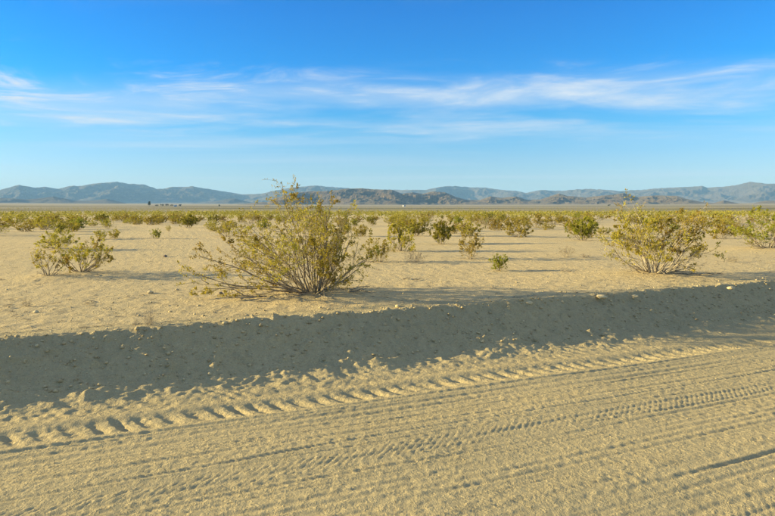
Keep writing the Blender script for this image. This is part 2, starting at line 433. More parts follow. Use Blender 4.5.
def range_mesh(name, pts, dist, depth, seed, ns, m, na=700, nd=70, x_pad=160, relief=0.6, base_y=None):
    """ridge whose crest follows the skyline at its own distance, with spurs, gullies and a back side"""
    xs = np.array([p[0] for p in pts], float); ys = np.array([p[1] for p in pts], float)
    px = np.linspace(xs[0] - x_pad, xs[-1] + x_pad, na)
    sk = np.interp(px, xs, ys)
    el = (HOR - sk) / np.sqrt(FPX ** 2 + (px - 387.5) ** 2)
    edge = sstep(xs[0] - x_pad, xs[0] - 2, px) * sstep(xs[-1] + x_pad, xs[-1] + 2, px)
    az = np.arctan((px - 387.5) / FPX)
    t = np.linspace(-1, 1, nd)
    A, T = np.meshgrid(az, t, indexing='ij')
    D = dist + T * depth + 0.25 * depth * noise(A * 9, T * 0.6, seed + 50)
    X = D * np.sin(A); Y = D * np.cos(A)
    crest = (dist * el + CAM_H)
    g = plain_base(X, Y)
    g0 = plain_base(dist * np.sin(az), dist * np.cos(az))
    Hc = np.maximum(crest - g0, 1.0) * edge
    cx = 0.22 * noise(A * dist / ns / 2.2, 0.3, seed + 9)
    fall = np.clip(1 - np.abs(T - cx) / (1 - np.abs(cx)), 0, 1)
    fall = np.maximum(fall - 0.10, 0) / 0.90
    rg = ridged(X / ns, Y / ns, 7, seed, 0.6)
    rg2 = ridged(X / ns * 0.45, Y / ns * 0.45, 3, seed + 20)
    k = 4 * fall * (1 - fall)
    hgt = Hc[:, None] * (fall ** 1.15 * (1 + 0.10 * (rg - 0.6)) + relief * k * (0.62 * (rg - 0.62) + 0.55 * (rg2 - 0.62)))
    # keep the crest at the skyline
    Z = g + np.maximum(hgt, -4) - 3.0 * (fall <= 0)
    mx = ((Z - CAM_H) / D).max(1)
    want = (crest - CAM_H) / dist
    sm = np.convolve(np.pad(want / np.maximum(mx, 1e-5), 6, 'edge'), np.ones(13) / 13, 'valid')
    sc_ = np.clip(sm, 0.7, 1.4) * edge + (1 - edge)
    Z = g + (Z - g) * np.where(Z > g, sc_[:, None], 1)
    o = link(name, mesh_np(name, np.stack([X, Y, Z], -1).reshape(-1, 3), grid_faces(na, nd), m, True))
    return o
FARR = [(-760, 193), (-640, 176), (-560, 183), (-470, 178), (-400, 186), (-320, 181), (-250, 187), (-190, 183), (-130, 189), (-60, 188), (-20, 192), (0, 190.6), (22, 185), (38, 188), (47, 187), (60, 189), (72, 186), (83, 186.3), (95, 184), (108, 183), (120, 181.8), (130, 184), (145, 184.5), (160, 189.5), (172, 187.3), (195, 186.7), (215, 190), (243, 194.5), (262, 194), (275, 191), (290, 188), (315, 185.8), (340, 187.5), (370, 190), (410, 190), (425, 190.3), (440, 187), (455, 186), (470, 187.5), (485, 187.5), (500, 190), (515, 191), (525, 193), (540, 190), (560, 191), (575, 189.5), (590, 189), (617, 191), (640, 190), (655, 188.5), (690, 187), (700, 186), (705, 188), (720, 187), (735, 185), (748, 182), (762, 184), (775, 184), (810, 186), (850, 189), (910, 184), (960, 187), (1030, 180), (1090, 186), (1160, 178), (1240, 186), (1320, 192)]
FRONT = [(268, 202), (280, 197), (290, 194), (300, 192.5), (315, 191), (330, 191.3), (345, 189), (360, 188.5), (375, 189.5), (392, 190), (402, 194), (412, 192.5), (422, 194), (433, 191.5), (445, 192.5), (455, 197), (467, 200), (480, 200), (490, 196.5), (500, 198), (515, 196.5), (527, 200), (540, 199.5), (550, 196), (558, 193.5), (566, 196), (585, 197.5), (597, 196), (610, 195), (622, 193), (635, 197), (645, 196), (660, 195.5), (675, 196), (685, 199), (700, 202), (712, 203), (722, 200.5), (735, 203), (745, 205), (757, 202), (765, 200.5), (775, 201), (800, 198), (840, 195), (880, 198), (930, 193), (980, 199), (1030, 203)]
LEFTH = [(-330, 203), (-260, 197), (-190, 200), (-120, 196), (-50, 200), (0, 198), (15, 198.5), (30, 199.5), (45, 198), (55, 196.5), (68, 199), (75, 200.5), (90, 201), (108, 199), (118, 201), (128, 203.5)]
SMALL = [(205, 203), (218, 201), (228, 199), (236, 198.5), (246, 201), (256, 203.5)]
o = range_mesh('mountain_range', FARR, 9500, 1500, 11, 620, M_MTN, na=3000, nd=110, relief=1.0)
tag(o, 'far hazy blue mountain range along the horizon', None, None, 'structure')
o = range_mesh('rocky_hills', FRONT, 4000, 560, 31, 210, M_HILL, na=2000, nd=120, x_pad=30, relief=0.95)
tag(o, 'row of brown rocky hills in front of the far range', None, None, 'structure')
o = range_mesh('low_hills', LEFTH, 5600, 480, 51, 340, M_DARKHILL, na=900, nd=60, x_pad=30)
tag(o, 'low dark hills at the left below the far range', None, None, 'structure')
o = range_mesh('small_hill', SMALL, 6600, 330, 57, 300, M_DARKHILL, na=160, nd=40, x_pad=14)
tag(o, 'small dim knoll left of the brown rocky hills', None, None, 'structure')

# ------------------------------------------------------------------ bush builder
class Shape:
    def __init__(s): s.pl = []; s.lp = []; s.ld = []; s.ls = []
def perp(rng, d):
    a = rng.normal(size=3); a -= d * a.dot(d); return a / (np.linalg.norm(a) + 1e-9)
def grow(rng, p, d, ln, r0, n, jit, up, sink=None):
    pts = [p]; d = d / np.linalg.norm(d)
    for i in range(n):
        d = d + rng.normal(size=3) * jit + np.array([0, 0, up])
        d /= np.linalg.norm(d)
        q = pts[-1] + d * ln / n
        if q[2] < 0.01: q[2] = 0.01 + rng.random() * 0.02
        pts.append(q)
    return np.array(pts), d
def leaves_on(S, rng, pts, cnt, size, t0=0.2, spread=0.012):
    n = len(pts) - 1
    t = t0 + (1 - t0) * rng.random(cnt) ** 0.8
    k = np.minimum((t * n).astype(int), n - 1); f = (t * n - k)[:, None]
    p = pts[k] * (1 - f) + pts[k + 1] * f
    ax = pts[k + 1] - pts[k]; ax /= np.linalg.norm(ax, axis=1)[:, None] + 1e-9
    dd = rng.normal(size=(cnt, 3)); dd = dd - 0.6 * ax * (dd * ax).sum(1)[:, None]
    dd /= np.linalg.norm(dd, axis=1)[:, None]
    dd = dd + ax * 0.5 + np.array([0, 0, 0.25]); dd /= np.linalg.norm(dd, axis=1)[:, None]
    S.lp.append(p + dd * spread * rng.random((cnt, 1))); S.ld.append(dd); S.ls.append(size * (0.6 + 0.8 * rng.random(cnt)))
def make_stem(rng, base, d, ln, r0, leaf, lsize, twig_n, bare=False, jit=0.10, up=0.02, sub=5, low_bare=0.35):
    S = Shape()
    pts, dd = grow(rng, base, d, ln, r0, 10, jit, up)
    S.pl.append((pts, r0, r0 * 0.28))
    for j in range(sub):
        t = low_bare + (0.98 - low_bare) * (j + rng.random()) / sub
        k = min(int(t * 10), 9); p = pts[k] + (pts[k + 1] - pts[k]) * (t * 10 - k)
        ax = pts[k + 1] - pts[k]; ax /= np.linalg.norm(ax)
        ang = R(rng.uniform(22, 55))
        d2 = ax * math.cos(ang) + perp(rng, ax) * math.sin(ang)
        l2 = ln * rng.uniform(0.22, 0.42) * (1.15 - 0.6 * t)
        p2, _ = grow(rng, p, d2, l2, 0, 6, jit * 1.5, up + 0.03)
        ra = r0 * (1 - 0.72 * t) * 0.6
        S.pl.append((p2, ra, ra * 0.35))
        tuft = rng.choice([0.2, 0.6, 1.2, 2.0])
        for q in range(twig_n):
            t2 = 0.25 + 0.75 * (q + rng.random()) / twig_n
            k2 = min(int(t2 * 6), 5); pp = p2[k2] + (p2[k2 + 1] - p2[k2]) * (t2 * 6 - k2)
            a2 = p2[k2 + 1] - p2[k2]; a2 /= np.linalg.norm(a2)
            an = R(rng.uniform(20, 60)); d3 = a2 * math.cos(an) + perp(rng, a2) * math.sin(an)
            l3 = l2 * rng.uniform(0.3, 0.6)
            p3, _ = grow(rng, pp, d3, l3, 0, 4, jit * 1.6, 0.05)
            S.pl.append((p3, ra * 0.45, ra * 0.18))
            if not bare:
                leaves_on(S, rng, p3, max(1, int(leaf * tuft * rng.uniform(0.4, 1.6))), lsize, 0.35)
        if not bare:
            leaves_on(S, rng, p2, max(1, int(leaf * 0.5)), lsize, 0.7)
    if not bare:
        leaves_on(S, rng, pts, max(1, int(leaf * 1.0)), lsize, 0.82)
    return S
def tubes(pls, sides=4, rmin=0.0012):
    V = []; F = []; off = 0
    for pts, ra, rb in pls:
        n = len(pts); ra = max(ra, rmin); rb = max(rb, rmin)
        ax = pts[-1] - pts[0]; ax /= np.linalg.norm(ax) + 1e-9
        h = np.array([0, 0, 1.0]) if abs(ax[2]) < 0.9 else np.array([1.0, 0, 0])
        a = np.cross(ax, h); a /= np.linalg.norm(a); b = np.cross(ax, a)
        r = np.linspace(ra, rb, n)[:, None, None]
        an = np.arange(sides) * 2 * math.pi / sides
        ring = np.cos(an)[:, None] * a + np.sin(an)[:, None] * b
        V.append((pts[:, None, :] + r * ring[None]).reshape(-1, 3))
        i = np.arange(n * sides).reshape(n, sides); j = np.roll(i, -1, 1)
        F.append(np.stack([i[:-1], j[:-1], j[1:], i[1:]], -1).reshape(-1, 4) + off)
        off += n * sides
    return np.concatenate(V), np.concatenate(F)
def leafmesh(rng, P, D, Sz, wid=0.5):
    n = len(P)
    s = rng.normal(size=(n, 3)); s -= D * (s * D).sum(1)[:, None]; s /= np.linalg.norm(s, axis=1)[:, None] + 1e-9
    nn = np.cross(D, s)
    l = Sz[:, None]
    v = np.stack([P, P + D * l * 0.5 + s * l * wid * 0.5 + nn * l * 0.06, P + D * l, P + D * l * 0.5 - s * l * wid * 0.5 + nn * l * 0.06], 1)
    return v.reshape(-1, 3), np.arange(4 * n).reshape(n, 4)
def bush_stems(seed, nst, ln, spread, base_r, r0, leaf, lsize, twig_n, sub=5, nbare=0, squash=1.0, tall=0, lean=(0, 0), jit=0.10, ang_pow=0.8, low_bare=0.3):
    """one Shape per main stem"""
    rng = np.random.default_rng(seed); out = []
    for i in range(nst + nbare + tall):
        az = 2.39996 * i + rng.normal() * 0.35
        isb = nst <= i < nst + nbare; ist = i >= nst + nbare
        f = ((i % nst) + 0.5) / nst
        th = R(spread) * f ** ang_pow
        if isb: th = R(rng.uniform(66, 86))
        if ist: th = R(rng.uniform(3, 22))
        d = np.array([math.sin(th) * math.cos(az) + lean[0], math.sin(th) * math.sin(az) + lean[1], math.cos(th) * squash + 0.03])
        b = np.array([math.cos(az), math.sin(az), 0]) * base_r * (0.25 + 0.75 * f) * rng.uniform(0.5, 1)
        l = ln * rng.uniform(0.78, 1.08) * (1.0 - 0.10 * f)
        if isb: l *= rng.uniform(0.35, 0.62)
        if ist: l *= 1.18
        S = make_stem(rng, b, d, l, r0 * rng.uniform(0.7, 1.2), leaf * (0.7 if ist else 1), lsize, twig_n, bare=isb, jit=jit, up=0.035 if th > R(45) and not isb else 0.0,
                      sub=sub if not isb else 3, low_bare=low_bare)
        out.append((S, isb))
    return out, rng
def fit(stems, width, height):
    P = np.concatenate([p for S, b in stems if not b for p, _, _ in S.pl])
    w = (P[:, 0].max() - P[:, 0].min() + P[:, 1].max() - P[:, 1].min()) / 2
    sx, sz = width / w, height / P[:, 2].max()
    k = np.array([sx, sx, sz])
    for S, b in stems:
        S.pl = [(p * k, a, c) for p, a, c in S.pl]
        S.lp = [p * k for p in S.lp]
def spread_x(stems, left, right):
    """a crown that reaches further to one side"""
    P = np.concatenate([p for S, b in stems if not b for p, _, _ in S.pl]); kl, kr = left / -P[:, 0].min(), right / P[:, 0].max()
    def g(p):
        p = p.copy(); p[:, 0] *= np.where(p[:, 0] < 0, kl, kr); return p
    for S, b in stems:
        S.pl = [(g(p), a, c) for p, a, c in S.pl]; S.lp = [g(p) for p in S.lp]
def hero_bush(name, loc, rz, stems_rng, leafm, barkm, label, group, cat='bush'):
    """every main stem is a part, the leaves it carries a sub-part"""
    stems, rng = stems_rng
    root = empty(name, loc, rz); tag(root, label, cat, group)
    for S, isb in stems:
        v, f = tubes(S.pl)
        st = link('bare_stem' if isb else 'stem', mesh_np('stem', v, f, M_PALE if isb else barkm, True), root)
        if S.lp:
            v, f = leafmesh(rng, np.concatenate(S.lp), np.concatenate(S.ld), np.concatenate(S.ls))
            link('foliage', mesh_np('foliage', v, f, leafm), st)
    return root
def simple_bush(stems_rng, leafm, barkm, sides=3):
    """branches and foliage meshes to be shared by copies"""
    stems, rng = stems_rng
    v, f = tubes([p for S, _ in stems for p in S.pl], sides, 0.002)
    br = mesh_np('branches', v, f, barkm)
    lp = [p for S, _ in stems for p in S.lp]
    fo = None
    if lp:
        v, f = leafmesh(rng, np.concatenate(lp), np.concatenate([p for S, _ in stems for p in S.ld]), np.concatenate([p for S, _ in stems for p in S.ls]), 0.6)
        fo = mesh_np('foliage', v, f, leafm)
    return br, fo
def place(name, meshes, loc, rz, sc, label, group, cat='bush'):
    root = empty(name, loc, rz, sc); tag(root, label, cat, group)
    link('branches', meshes[0], root)
    if meshes[1]: link('foliage', meshes[1], root)
    return root
G_NEAR = 'bushes on the sand beyond the road bank'
def at(k, dz=-0.02): 
    x, y = SPOT[k]; return (x, y, gz(x, y) + dz)

sb = bush_stems(7, 38, 1.55, 84, 0.34, 0.012, 16, 0.028, 5, sub=7, nbare=14, tall=7, lean=(-0.10, 0), low_bare=0.22, ang_pow=0.65)
fit(sb[0], 2.8, 1.86); spread_x(sb[0], 1.90, 1.02)
hero_bush('creosote_bush', at('hero'), R(0), sb, M_LEAF, M_BARK, 'largest creosote bush, standing nearest on the lit sand above the shaded bank', G_NEAR)
sb = bush_stems(19, 28, 1.5, 68, 0.40, 0.014, 15, 0.034, 5, sub=6, nbare=14, tall=6)
fit(sb[0], 2.65, 1.72)
hero_bush('creosote_bush', at('right'), R(75), sb, M_LEAF, M_PALE, 'large creosote bush with many bleached bare stems, second largest, right of centre', G_NEAR)
sb = bush_stems(23, 24, 1.3, 66, 0.40, 0.013, 17, 0.042, 5, sub=5, nbare=4, low_bare=0.15)
fit(sb[0], 2.9, 1.4)
hero_bush('creosote_bush', at('edge'), R(10), sb, M_LEAFG, M_BARK, 'dense green creosote bush cut off by the right edge of the picture', G_NEAR)
sb = bush_stems(29, 16, 1.1, 74, 0.18, 0.010, 11, 0.030, 5, sub=5, nbare=4, lean=(0.28, 0), ang_pow=0.6)
fit(sb[0], 1.4, 0.74)
hero_bush('creosote_bush', at('left'), R(0), sb, M_LEAF, M_BARK, 'airy creosote bush at the left, fuller one of the nearest pair', G_NEAR)
sb = bush_stems(33, 9, 0.8, 60, 0.12, 0.009, 7, 0.030, 4, sub=4, nbare=3)
fit(sb[0], 0.72, 0.60)
hero_bush('creosote_bush', at('left2'), R(40), sb, M_LEAF, M_BARK, 'thin half bare little bush at the left, sparser one of the nearest pair', G_NEAR)

# prototypes for the rest: about 1 m tall and 1.3 m wide
def proto(seed, nst, spread, leaf, lsize, leafm, barkm, w=1.3, h=1.0, nbare=2, twig=4, sub=4, tall=1):
    sb = bush_stems(seed, nst, 0.95, spread, 0.15, 0.010, leaf, lsize, twig, sub=sub + 1, nbare=nbare, tall=tall, low_bare=0.12)
    fit(sb[0], w, h); return simple_bush(sb, leafm, barkm)
PROTO = [proto(101, 14, 66, 14, 0.040, M_LEAF, M_BARK), proto(102, 12, 55, 14, 0.040, M_LEAF, M_BARK, 1.05, 1.0),
         proto(103, 16, 72, 14, 0.040, M_LEAF, M_PALE, 1.5, 0.95), proto(104, 11, 60, 10, 0.040, M_LEAF, M_BARK, 1.2, 1.0, 4)]
PGREEN = [proto(105, 16, 62, 18, 0.042, M_LEAFG, M_BARK, 1.3, 1.0, 1), proto(106, 12, 45, 15, 0.042, M_LEAFG, M_BARK, 1.0, 1.0, 0)]
PDRY = [proto(107, 12, 60, 3, 0.035, M_DRY, M_PALE, 1.3, 1.0, 5, 3), proto(108, 26, 42, 1, 0.03, M_DRY, M_PALE, 1.1, 1.0, 0, 1, 2, 0)]
MID = [  # photo x, y of the foot, height px, width px, kind, label
    ('creosote_bush', 57, 250, 21, 34, PROTO[2], 'rounded yellow green bush just behind the nearest pair at the left'),
    ('creosote_bush', 101, 240, 12, 16, PROTO[1], 'small bush behind the left pair, left one of two close together'),
    ('creosote_bush', 114, 239, 13, 16, PROTO[0], 'small bush behind the left pair, right one of two close together'),
    ('creosote_bush', 157, 239, 11, 15, PGREEN[1], 'tiny yellow green bush alone on open sand left of the largest bush'),
    ('creosote_bush', 401, 251, 38, 36, PROTO[1], 'tall loose bush just right of the largest bush'),
    ('dry_bush', 414, 262, 15, 26, PDRY[0], 'pale dry bush at the foot of the tall loose bush right of the largest'),
    ('creosote_bush', 379, 262, 24, 30, PROTO[3], 'open bush half hidden behind the right side of the largest bush'),
    ('creosote_bush', 441, 244, 26, 30, PGREEN[0], 'compact bright green bush in the middle of the plain'),
    ('creosote_bush', 470, 259, 28, 28, PROTO[3], 'upright narrow bush right of the compact bright green one'),
    ('creosote_bush', 499, 271, 19, 27, PGREEN[1], 'small bright yellow green bush alone, nearest in the middle of the plain'),
    ('creosote_bush', 517, 237, 20, 30, PROTO[0], 'broad yellowish bush beyond the small bright one, right of the middle'),
    ('creosote_bush', 470, 236, 22, 30, PROTO[0], 'loose bush directly behind the upright narrow one'),
    ('creosote_bush', 495, 229, 14, 16, PROTO[1], 'small bush behind and left of the broad yellowish one'),
    ('creosote_bush', 583, 241, 26, 34, PGREEN[0], 'full green bush left of the large bush with bleached stems'),
    ('creosote_bush', 571, 231, 16, 18, PROTO[1], 'lighter bush behind the full green one left of the bleached stems'),
    ('dry_bush', 567, 257, 14, 18, PDRY[0], 'leafless brown dead bush between the middle plain and the right bush'),
    ('dry_bush', 584, 258, 6, 12, PDRY[0], 'little brown dry clump beside the leafless brown dead bush'),
    ('dry_grass_tuft', 150, 328, 21, 20, PDRY[1], 'dry grass tuft on the sand at the edge of the bank, left'),
    ('dry_sprig', 135, 327, 9, 9, PDRY[1], 'tiny twig sprig beside the dry grass tuft'),
    ('dry_sprig', 26, 306, 13, 12, PDRY[0], 'thin brown sprig on the open sand at far left'),
    ('creosote_bush', 722, 239, 20, 28, PROTO[2], 'low bush between the bleached bush and the right edge bush'),
    ('creosote_bush', 25, 232, 14, 22, PROTO[0], 'bush standing apart in front of the scrub belt at far left'),
    ('creosote_bush', 536, 227, 14, 18, PROTO[3], 'thin bush beyond and right of the broad yellowish one'),
    ('creosote_bush', 420, 231, 18, 20, PROTO[2], 'bush behind and left of the compact bright green one'),
    ('dry_bush', 733, 262, 8, 18, PDRY[0], 'low dry stubble on the sand right of the bleached bush'),
    ('dry_bush', 88, 304, 4, 14, PDRY[0], 'flat dry weed lying on the open sand at the left'),
]
random.seed(5)
taken = [SPOT[k] for k in SPOT]
for nm, px, py, hp, wp, pr, lab in MID:
    x, y = pix(px, py); d = math.hypot(x, y)
    h = hp / FPX * y; w = wp / FPX * y
    pw = pr[0]; xs = [v.co.x for v in pw.vertices]; zs = max(v.co.z for v in pw.vertices)
    k = w / (max(xs) - min(xs)); kz = h / zs
    place(nm, pr, (x, y, gz(x, y) - 0.015), random.uniform(0, 6.28), (k, k, kz), lab, G_NEAR, 'grass' if 'grass' in nm else ('sprig' if 'sprig' in nm else 'bush'))
    taken.append((x, y))
# the scrub belt: nearest ones as individuals
rngs = np.random.default_rng(77)
cand = []
for _ in range(9000):
    a = rngs.uniform(-0.66, 0.66); r = math.sqrt(rngs.uniform(27 ** 2, 190 ** 2))
    x, y = r * math.sin(a), r * math.cos(a)
    dens = 0.26 + 0.74 * float(sstep(26, 70, r)); dens *= float(np.clip(0.75 + 1.3 * noise(np.array([x / 11]), np.array([y / 16]), 205)[0], 0.04, 1))
    if rngs.random() > dens: continue
    if any((x - p) ** 2 + (y - q) ** 2 < (1.5 + 0.006 * r) ** 2 for p, q in taken): continue
    if len(taken) > 1500: break
    taken.append((x, y)); cand.append((r, x, y))
cand.sort()
SECT = [(70, 'above the left pair'), (150, 'left of the far grove'), (205, 'above the dry grass tuft'), (255, 'left of the largest bush'), (350, 'behind the largest bush'),
        (430, 'behind the tall loose bush'), (490, 'beyond the bright green bush'), (550, 'beyond the broad yellowish bush'), (610, 'beyond the full green bush'), (690, 'behind the bleached bush'), (9999, 'towards the right edge')]
ROWS = [(42, 'front'), (56, 'second'), (72, 'third'), (92, 'fourth'), (9999, 'back')]
NIND = 285; belt = []
for r, x, y in cand[:NIND]:
    px = 387.5 + FPX * x / y
    pool = [(p, 'olive') for p in PROTO] * 2 + [(p, 'green') for p in PGREEN] + ([(PDRY[0], 'dry')] if r < 70 else [])
    pr, hue = random.choice(pool)
    h = (random.uniform(0.32, 0.85) if r < 42 else random.uniform(0.5, 1.15)); ar = random.uniform(0.9, 1.5); k = h * ar
    lab = '%s %s %s bush in %s row of scrub belt, %s' % ('tall' if h > 0.93 else ('medium' if h > 0.74 else 'low'), 'broad' if ar > 1.3 else ('round' if ar > 1.1 else 'slim'), hue,
          next(n for q, n in ROWS if r < q), next(n for q, n in SECT if px < q))
    belt.append((lab, px, place('creosote_bush' if hue != 'dry' else 'dry_bush', pr, (x, y, gz(x, y) - 0.02), random.uniform(0, 6.28), (k, k, h), lab, 'bushes of the scrub belt')))
for lab in sorted({b[0] for b in belt}):                # where several share a description, tell them apart from left to right
    same = sorted([b for b in belt if b[0] == lab], key=lambda b: b[1])
    if len(same) > 1:
        words = ['leftmost'] + ['second', 'third', 'fourth', 'fifth', 'sixth'][:len(same) - 2] + ['rightmost'] if len(same) != 3 else ['leftmost', 'middle', 'rightmost']
        for w, b in zip(words, same): b[2]['label'] = lab + ', ' + w
# the rest of the belt reads as one mass
rest = [(x, y) for r, x, y in cand[NIND:]]
def _cov(x, y): return float(noise(np.array([x / 160]), np.array([y / 90]), 210)[0])
for _ in range(1500):                                   # the belt goes on to both sides of the view
    a = rngs.uniform(0.66, 1.02) * rngs.choice([-1, 1]); r = 35 + 120 * rngs.random() ** 0.6
    if uv(r * math.sin(a), r * math.cos(a))[1] > 14: rest.append((r * math.sin(a), r * math.cos(a)))
for _ in range(17000):
    a = rngs.uniform(-1.0, 1.0); r = 150 + 1350 * rngs.random() ** 1.5
    if rngs.random() > 0.75 + 1.2 * _cov(r * math.sin(a), r * math.cos(a)): continue
    rest.append((r * math.sin(a), r * math.cos(a)))
rest = np.array(rest)
zb = ground_z(rest[:, 0], rest[:, 1])
NL = 32
n = len(rest)
hh = rngs.uniform(0.5, 1.1, n); ww = hh * rngs.uniform(0.5, 0.8, n)
th = rngs.uniform(0, 2 * math.pi, (n, NL)); rr = np.sqrt(rngs.random((n, NL)))
zq = rngs.uniform(0.12, 1.0, (n, NL))
rr *= np.sqrt(np.clip(1.05 - (zq - 0.45) ** 2 * 2.2, 0.05, 1))
P = np.stack([rest[:, :1] + ww[:, None] * rr * np.cos(th), rest[:, 1:] + ww[:, None] * rr * np.sin(th), zb[:, None] + hh[:, None] * zq], -1).reshape(-1, 3)
D = rngs.normal(size=P.shape); D /= np.linalg.norm(D, axis=1)[:, None]
v_, f_ = leafmesh(rngs, P, D, np.repeat(hh * 0.23, NL) * rngs.uniform(0.6, 1.4, len(P)), 0.8)
o = link('distant_scrub', mesh_np('distant_scrub', v_, f_, M_FARLEAF)); tag(o, 'far creosote scrub merging into one olive band below the hills', 'scrub', None, 'stuff')

# ------------------------------------------------------------------ stones, sticks, gravel
def stone_mesh(seed, flat=0.6):
    import bmesh
    rg = np.random.default_rng(seed)
    bm = bmesh.new(); bmesh.ops.create_icosphere(bm, subdivisions=2, radius=0.5)
    off = rg.uniform(0, 50, 3); ax = rg.uniform(0.75, 1.25, 3)
    for vtx in bm.verts:
        c = np.array(vtx.co)
        k = 1 + 0.35 * float(noise(np.array([c[0] * 1.8 + off[0] + c[2]]), np.array([c[1] * 1.8 + off[1] - c[2]]), seed)[0])
        vtx.co = Vector(c * k * ax * np.array([1, 1, flat]))
    me = bpy.data.meshes.new('stone'); bm.to_mesh(me); bm.free()
    return me
G_ST = 'stones lying along the road bank and sand'
STONES = [(36, 313, 6, 'n', 'pale stone alone on the open sand at the far left'), (150, 293, 5, 'n', 'rounded stone on open sand left of the largest bush, left one of two'),
  (177, 290, 4, 'n', 'rounded stone on open sand left of the largest bush, right one of two'), (143, 330, 6, 'k', 'dark stone at the foot of the dry grass tuft'),
  (221, 294, 5, 'k', 'flat dark stone in the shade left of the largest bush'), (398, 307, 6, 'n', 'tan stone on the lip of the bank below the largest bush'),
  (529, 304, 7, 'n', 'tan clod on the bank lip at the middle of the right half'), (602, 298, 9, 'n', 'chunky tan clod on the bank lip below the bleached bush, leftmost of three'),
  (635, 297, 7, 'n', 'tan clod on the bank lip below the bleached bush, middle of three'), (667, 293, 9, 'n', 'tall tan clod on the bank lip below the bleached bush, rightmost of three'),
  (731, 289, 7, 'n', 'tan clod on the bank lip near the right edge of the picture'), (165, 257, 5, 'k', 'dark stone on sand far behind the two rounded stones')]
for i, (px, py, sz, kd, lab) in enumerate(STONES):
    x, y = pix(px, py)
    for _ in range(6):
        z = gz(x, y); x, y = pix(px, py, z)
    s = sz / FPX * y
    me = stone_mesh(300 + i, 0.55); me.materials.append({'n': M_STONE, 'p': M_STONEP, 'd': M_STONE, 'k': M_STONED}[kd])
    o = link('stone', me); o.location = (x, y, z + 0.15 * s); o.scale = (s, s, s); o.rotation_euler = (0, 0, i * 1.3)
    tag(o, lab, 'stone', G_ST)
# gravel and clods scattered over bank, crest, sand and road
import bmesh
bm = bmesh.new(); bmesh.ops.create_icosphere(bm, subdivisions=1, radius=0.5)
iv = np.array([v.co[:] for v in bm.verts]); bm.faces.ensure_lookup_table(); fi = np.array([[v.index for v in f.verts] for f in bm.faces]); bm.free()
def gravel(name, us, vs_, sizes, m, label, seed):
    rg = np.random.default_rng(seed)
    x, y = xy(us, vs_); z = ground_z(x, y); n = len(x)
    V = iv[None] * (1 + rg.uniform(-0.28, 0.28, (n, len(iv), 1))) * rg.uniform(0.6, 1.4, (n, 1, 3)) * np.array([1, 1, 0.7])
    V = V * sizes[:, None, None] + np.stack([x, y, z + sizes * 0.14], -1)[:, None]
    F = (fi[None] + (np.arange(n) * len(iv))[:, None, None]).reshape(-1, 3)
    o = link(name, mesh_np(name, V.reshape(-1, 3), F, m)); tag(o, label, 'gravel', None, 'stuff')
rg = np.random.default_rng(9)
n = 3200; us = rg.uniform(-4, 13, n); vs_ = CREST_V - 0.85 * rg.random(n) ** 1.0 + 0.05
gravel('bank_gravel', us, vs_, 0.010 + 0.040 * rg.random(n) ** 4, M_STONE, 'small stones stuck in the shaded face of the bank', 1)
n = 260; us = rg.uniform(-4, 13, n); vs_ = CREST_V + 0.08 * rg.normal(size=n)
gravel('crest_clods', us, vs_, 0.010 + 0.045 * rg.random(n) ** 4, M_STONE, 'small clods strewn along the lip of the bank', 2)
n = 2600; vs_ = CREST_V + 0.2 + 22 * rg.random(n) ** 1.7; us = rg.uniform(-0.30, 1.6, n) * vs_
gravel('sand_gravel', us, vs_, 0.008 + 0.034 * rg.random(n) ** 6, M_STONE, 'grit and small stones scattered over the sand plain', 3)
n = 1500; us = rg.uniform(-3, 12, n); vs_ = rg.uniform(2, 5.9, n)
gravel('road_gravel', us, vs_, 0.004 + 0.012 * rg.random(n) ** 4, M_STONE, 'fine grit loose on the dirt road', 4)
# fallen dead sticks
def sticks(px, py, n, ln, seed, label, az0=None):
    x, y = pix(px, py); z = gz(x, y); rg = np.random.default_rng(seed); pls = []
    for i in range(n):
        az = rg.uniform(0, 6.28) if az0 is None else az0 + rg.normal() * 0.35
        p = np.array([rg.normal() * 0.08, rg.normal() * 0.08, 0.02])
        q, _ = grow(rg, p, np.array([math.cos(az), math.sin(az), 0.05]), ln * rg.uniform(0.6, 1.1), 0, 8, 0.18, -0.01)
        pls.append((q, 0.010, 0.003))
        for j in (3, 5, 6):
            az2 = az + rg.choice([-1, 1]) * rg.uniform(0.5, 1.0)
            q2, _ = grow(rg, q[j], np.array([math.cos(az2), math.sin(az2), 0.12]), ln * 0.35, 0, 4, 0.2, 0)
            pls.append((q2, 0.005, 0.002))
    v, f = tubes(pls); o = link('dead_branch', mesh_np('dead_branch', v, f, M_BARK, True)); o.location = (x, y, z)
    tag(o, label, 'branch', 'dead branches on the sand')
sticks(262, 301, 3, 0.55, 1, 'dead forked branch lying on the sand left of the largest bush foot', math.pi)
sticks(352, 297, 3, 0.42, 2, 'dead twiggy branch lying at the right foot of the largest bush', 0.1)
sticks(414, 280, 2, 0.28, 3, 'short dark stick on the open sand right of the largest bush')
sticks(563, 273, 2, 0.22, 4, 'small dry stick on the sand left of the bleached bush')
sticks(690, 279, 3, 0.5, 5, 'pale dead branch on the sand right of the bleached bush foot', 0.0)
sticks(205, 283, 1, 0.3, 6, 'thin dead twig lying on sand left of the largest bush')

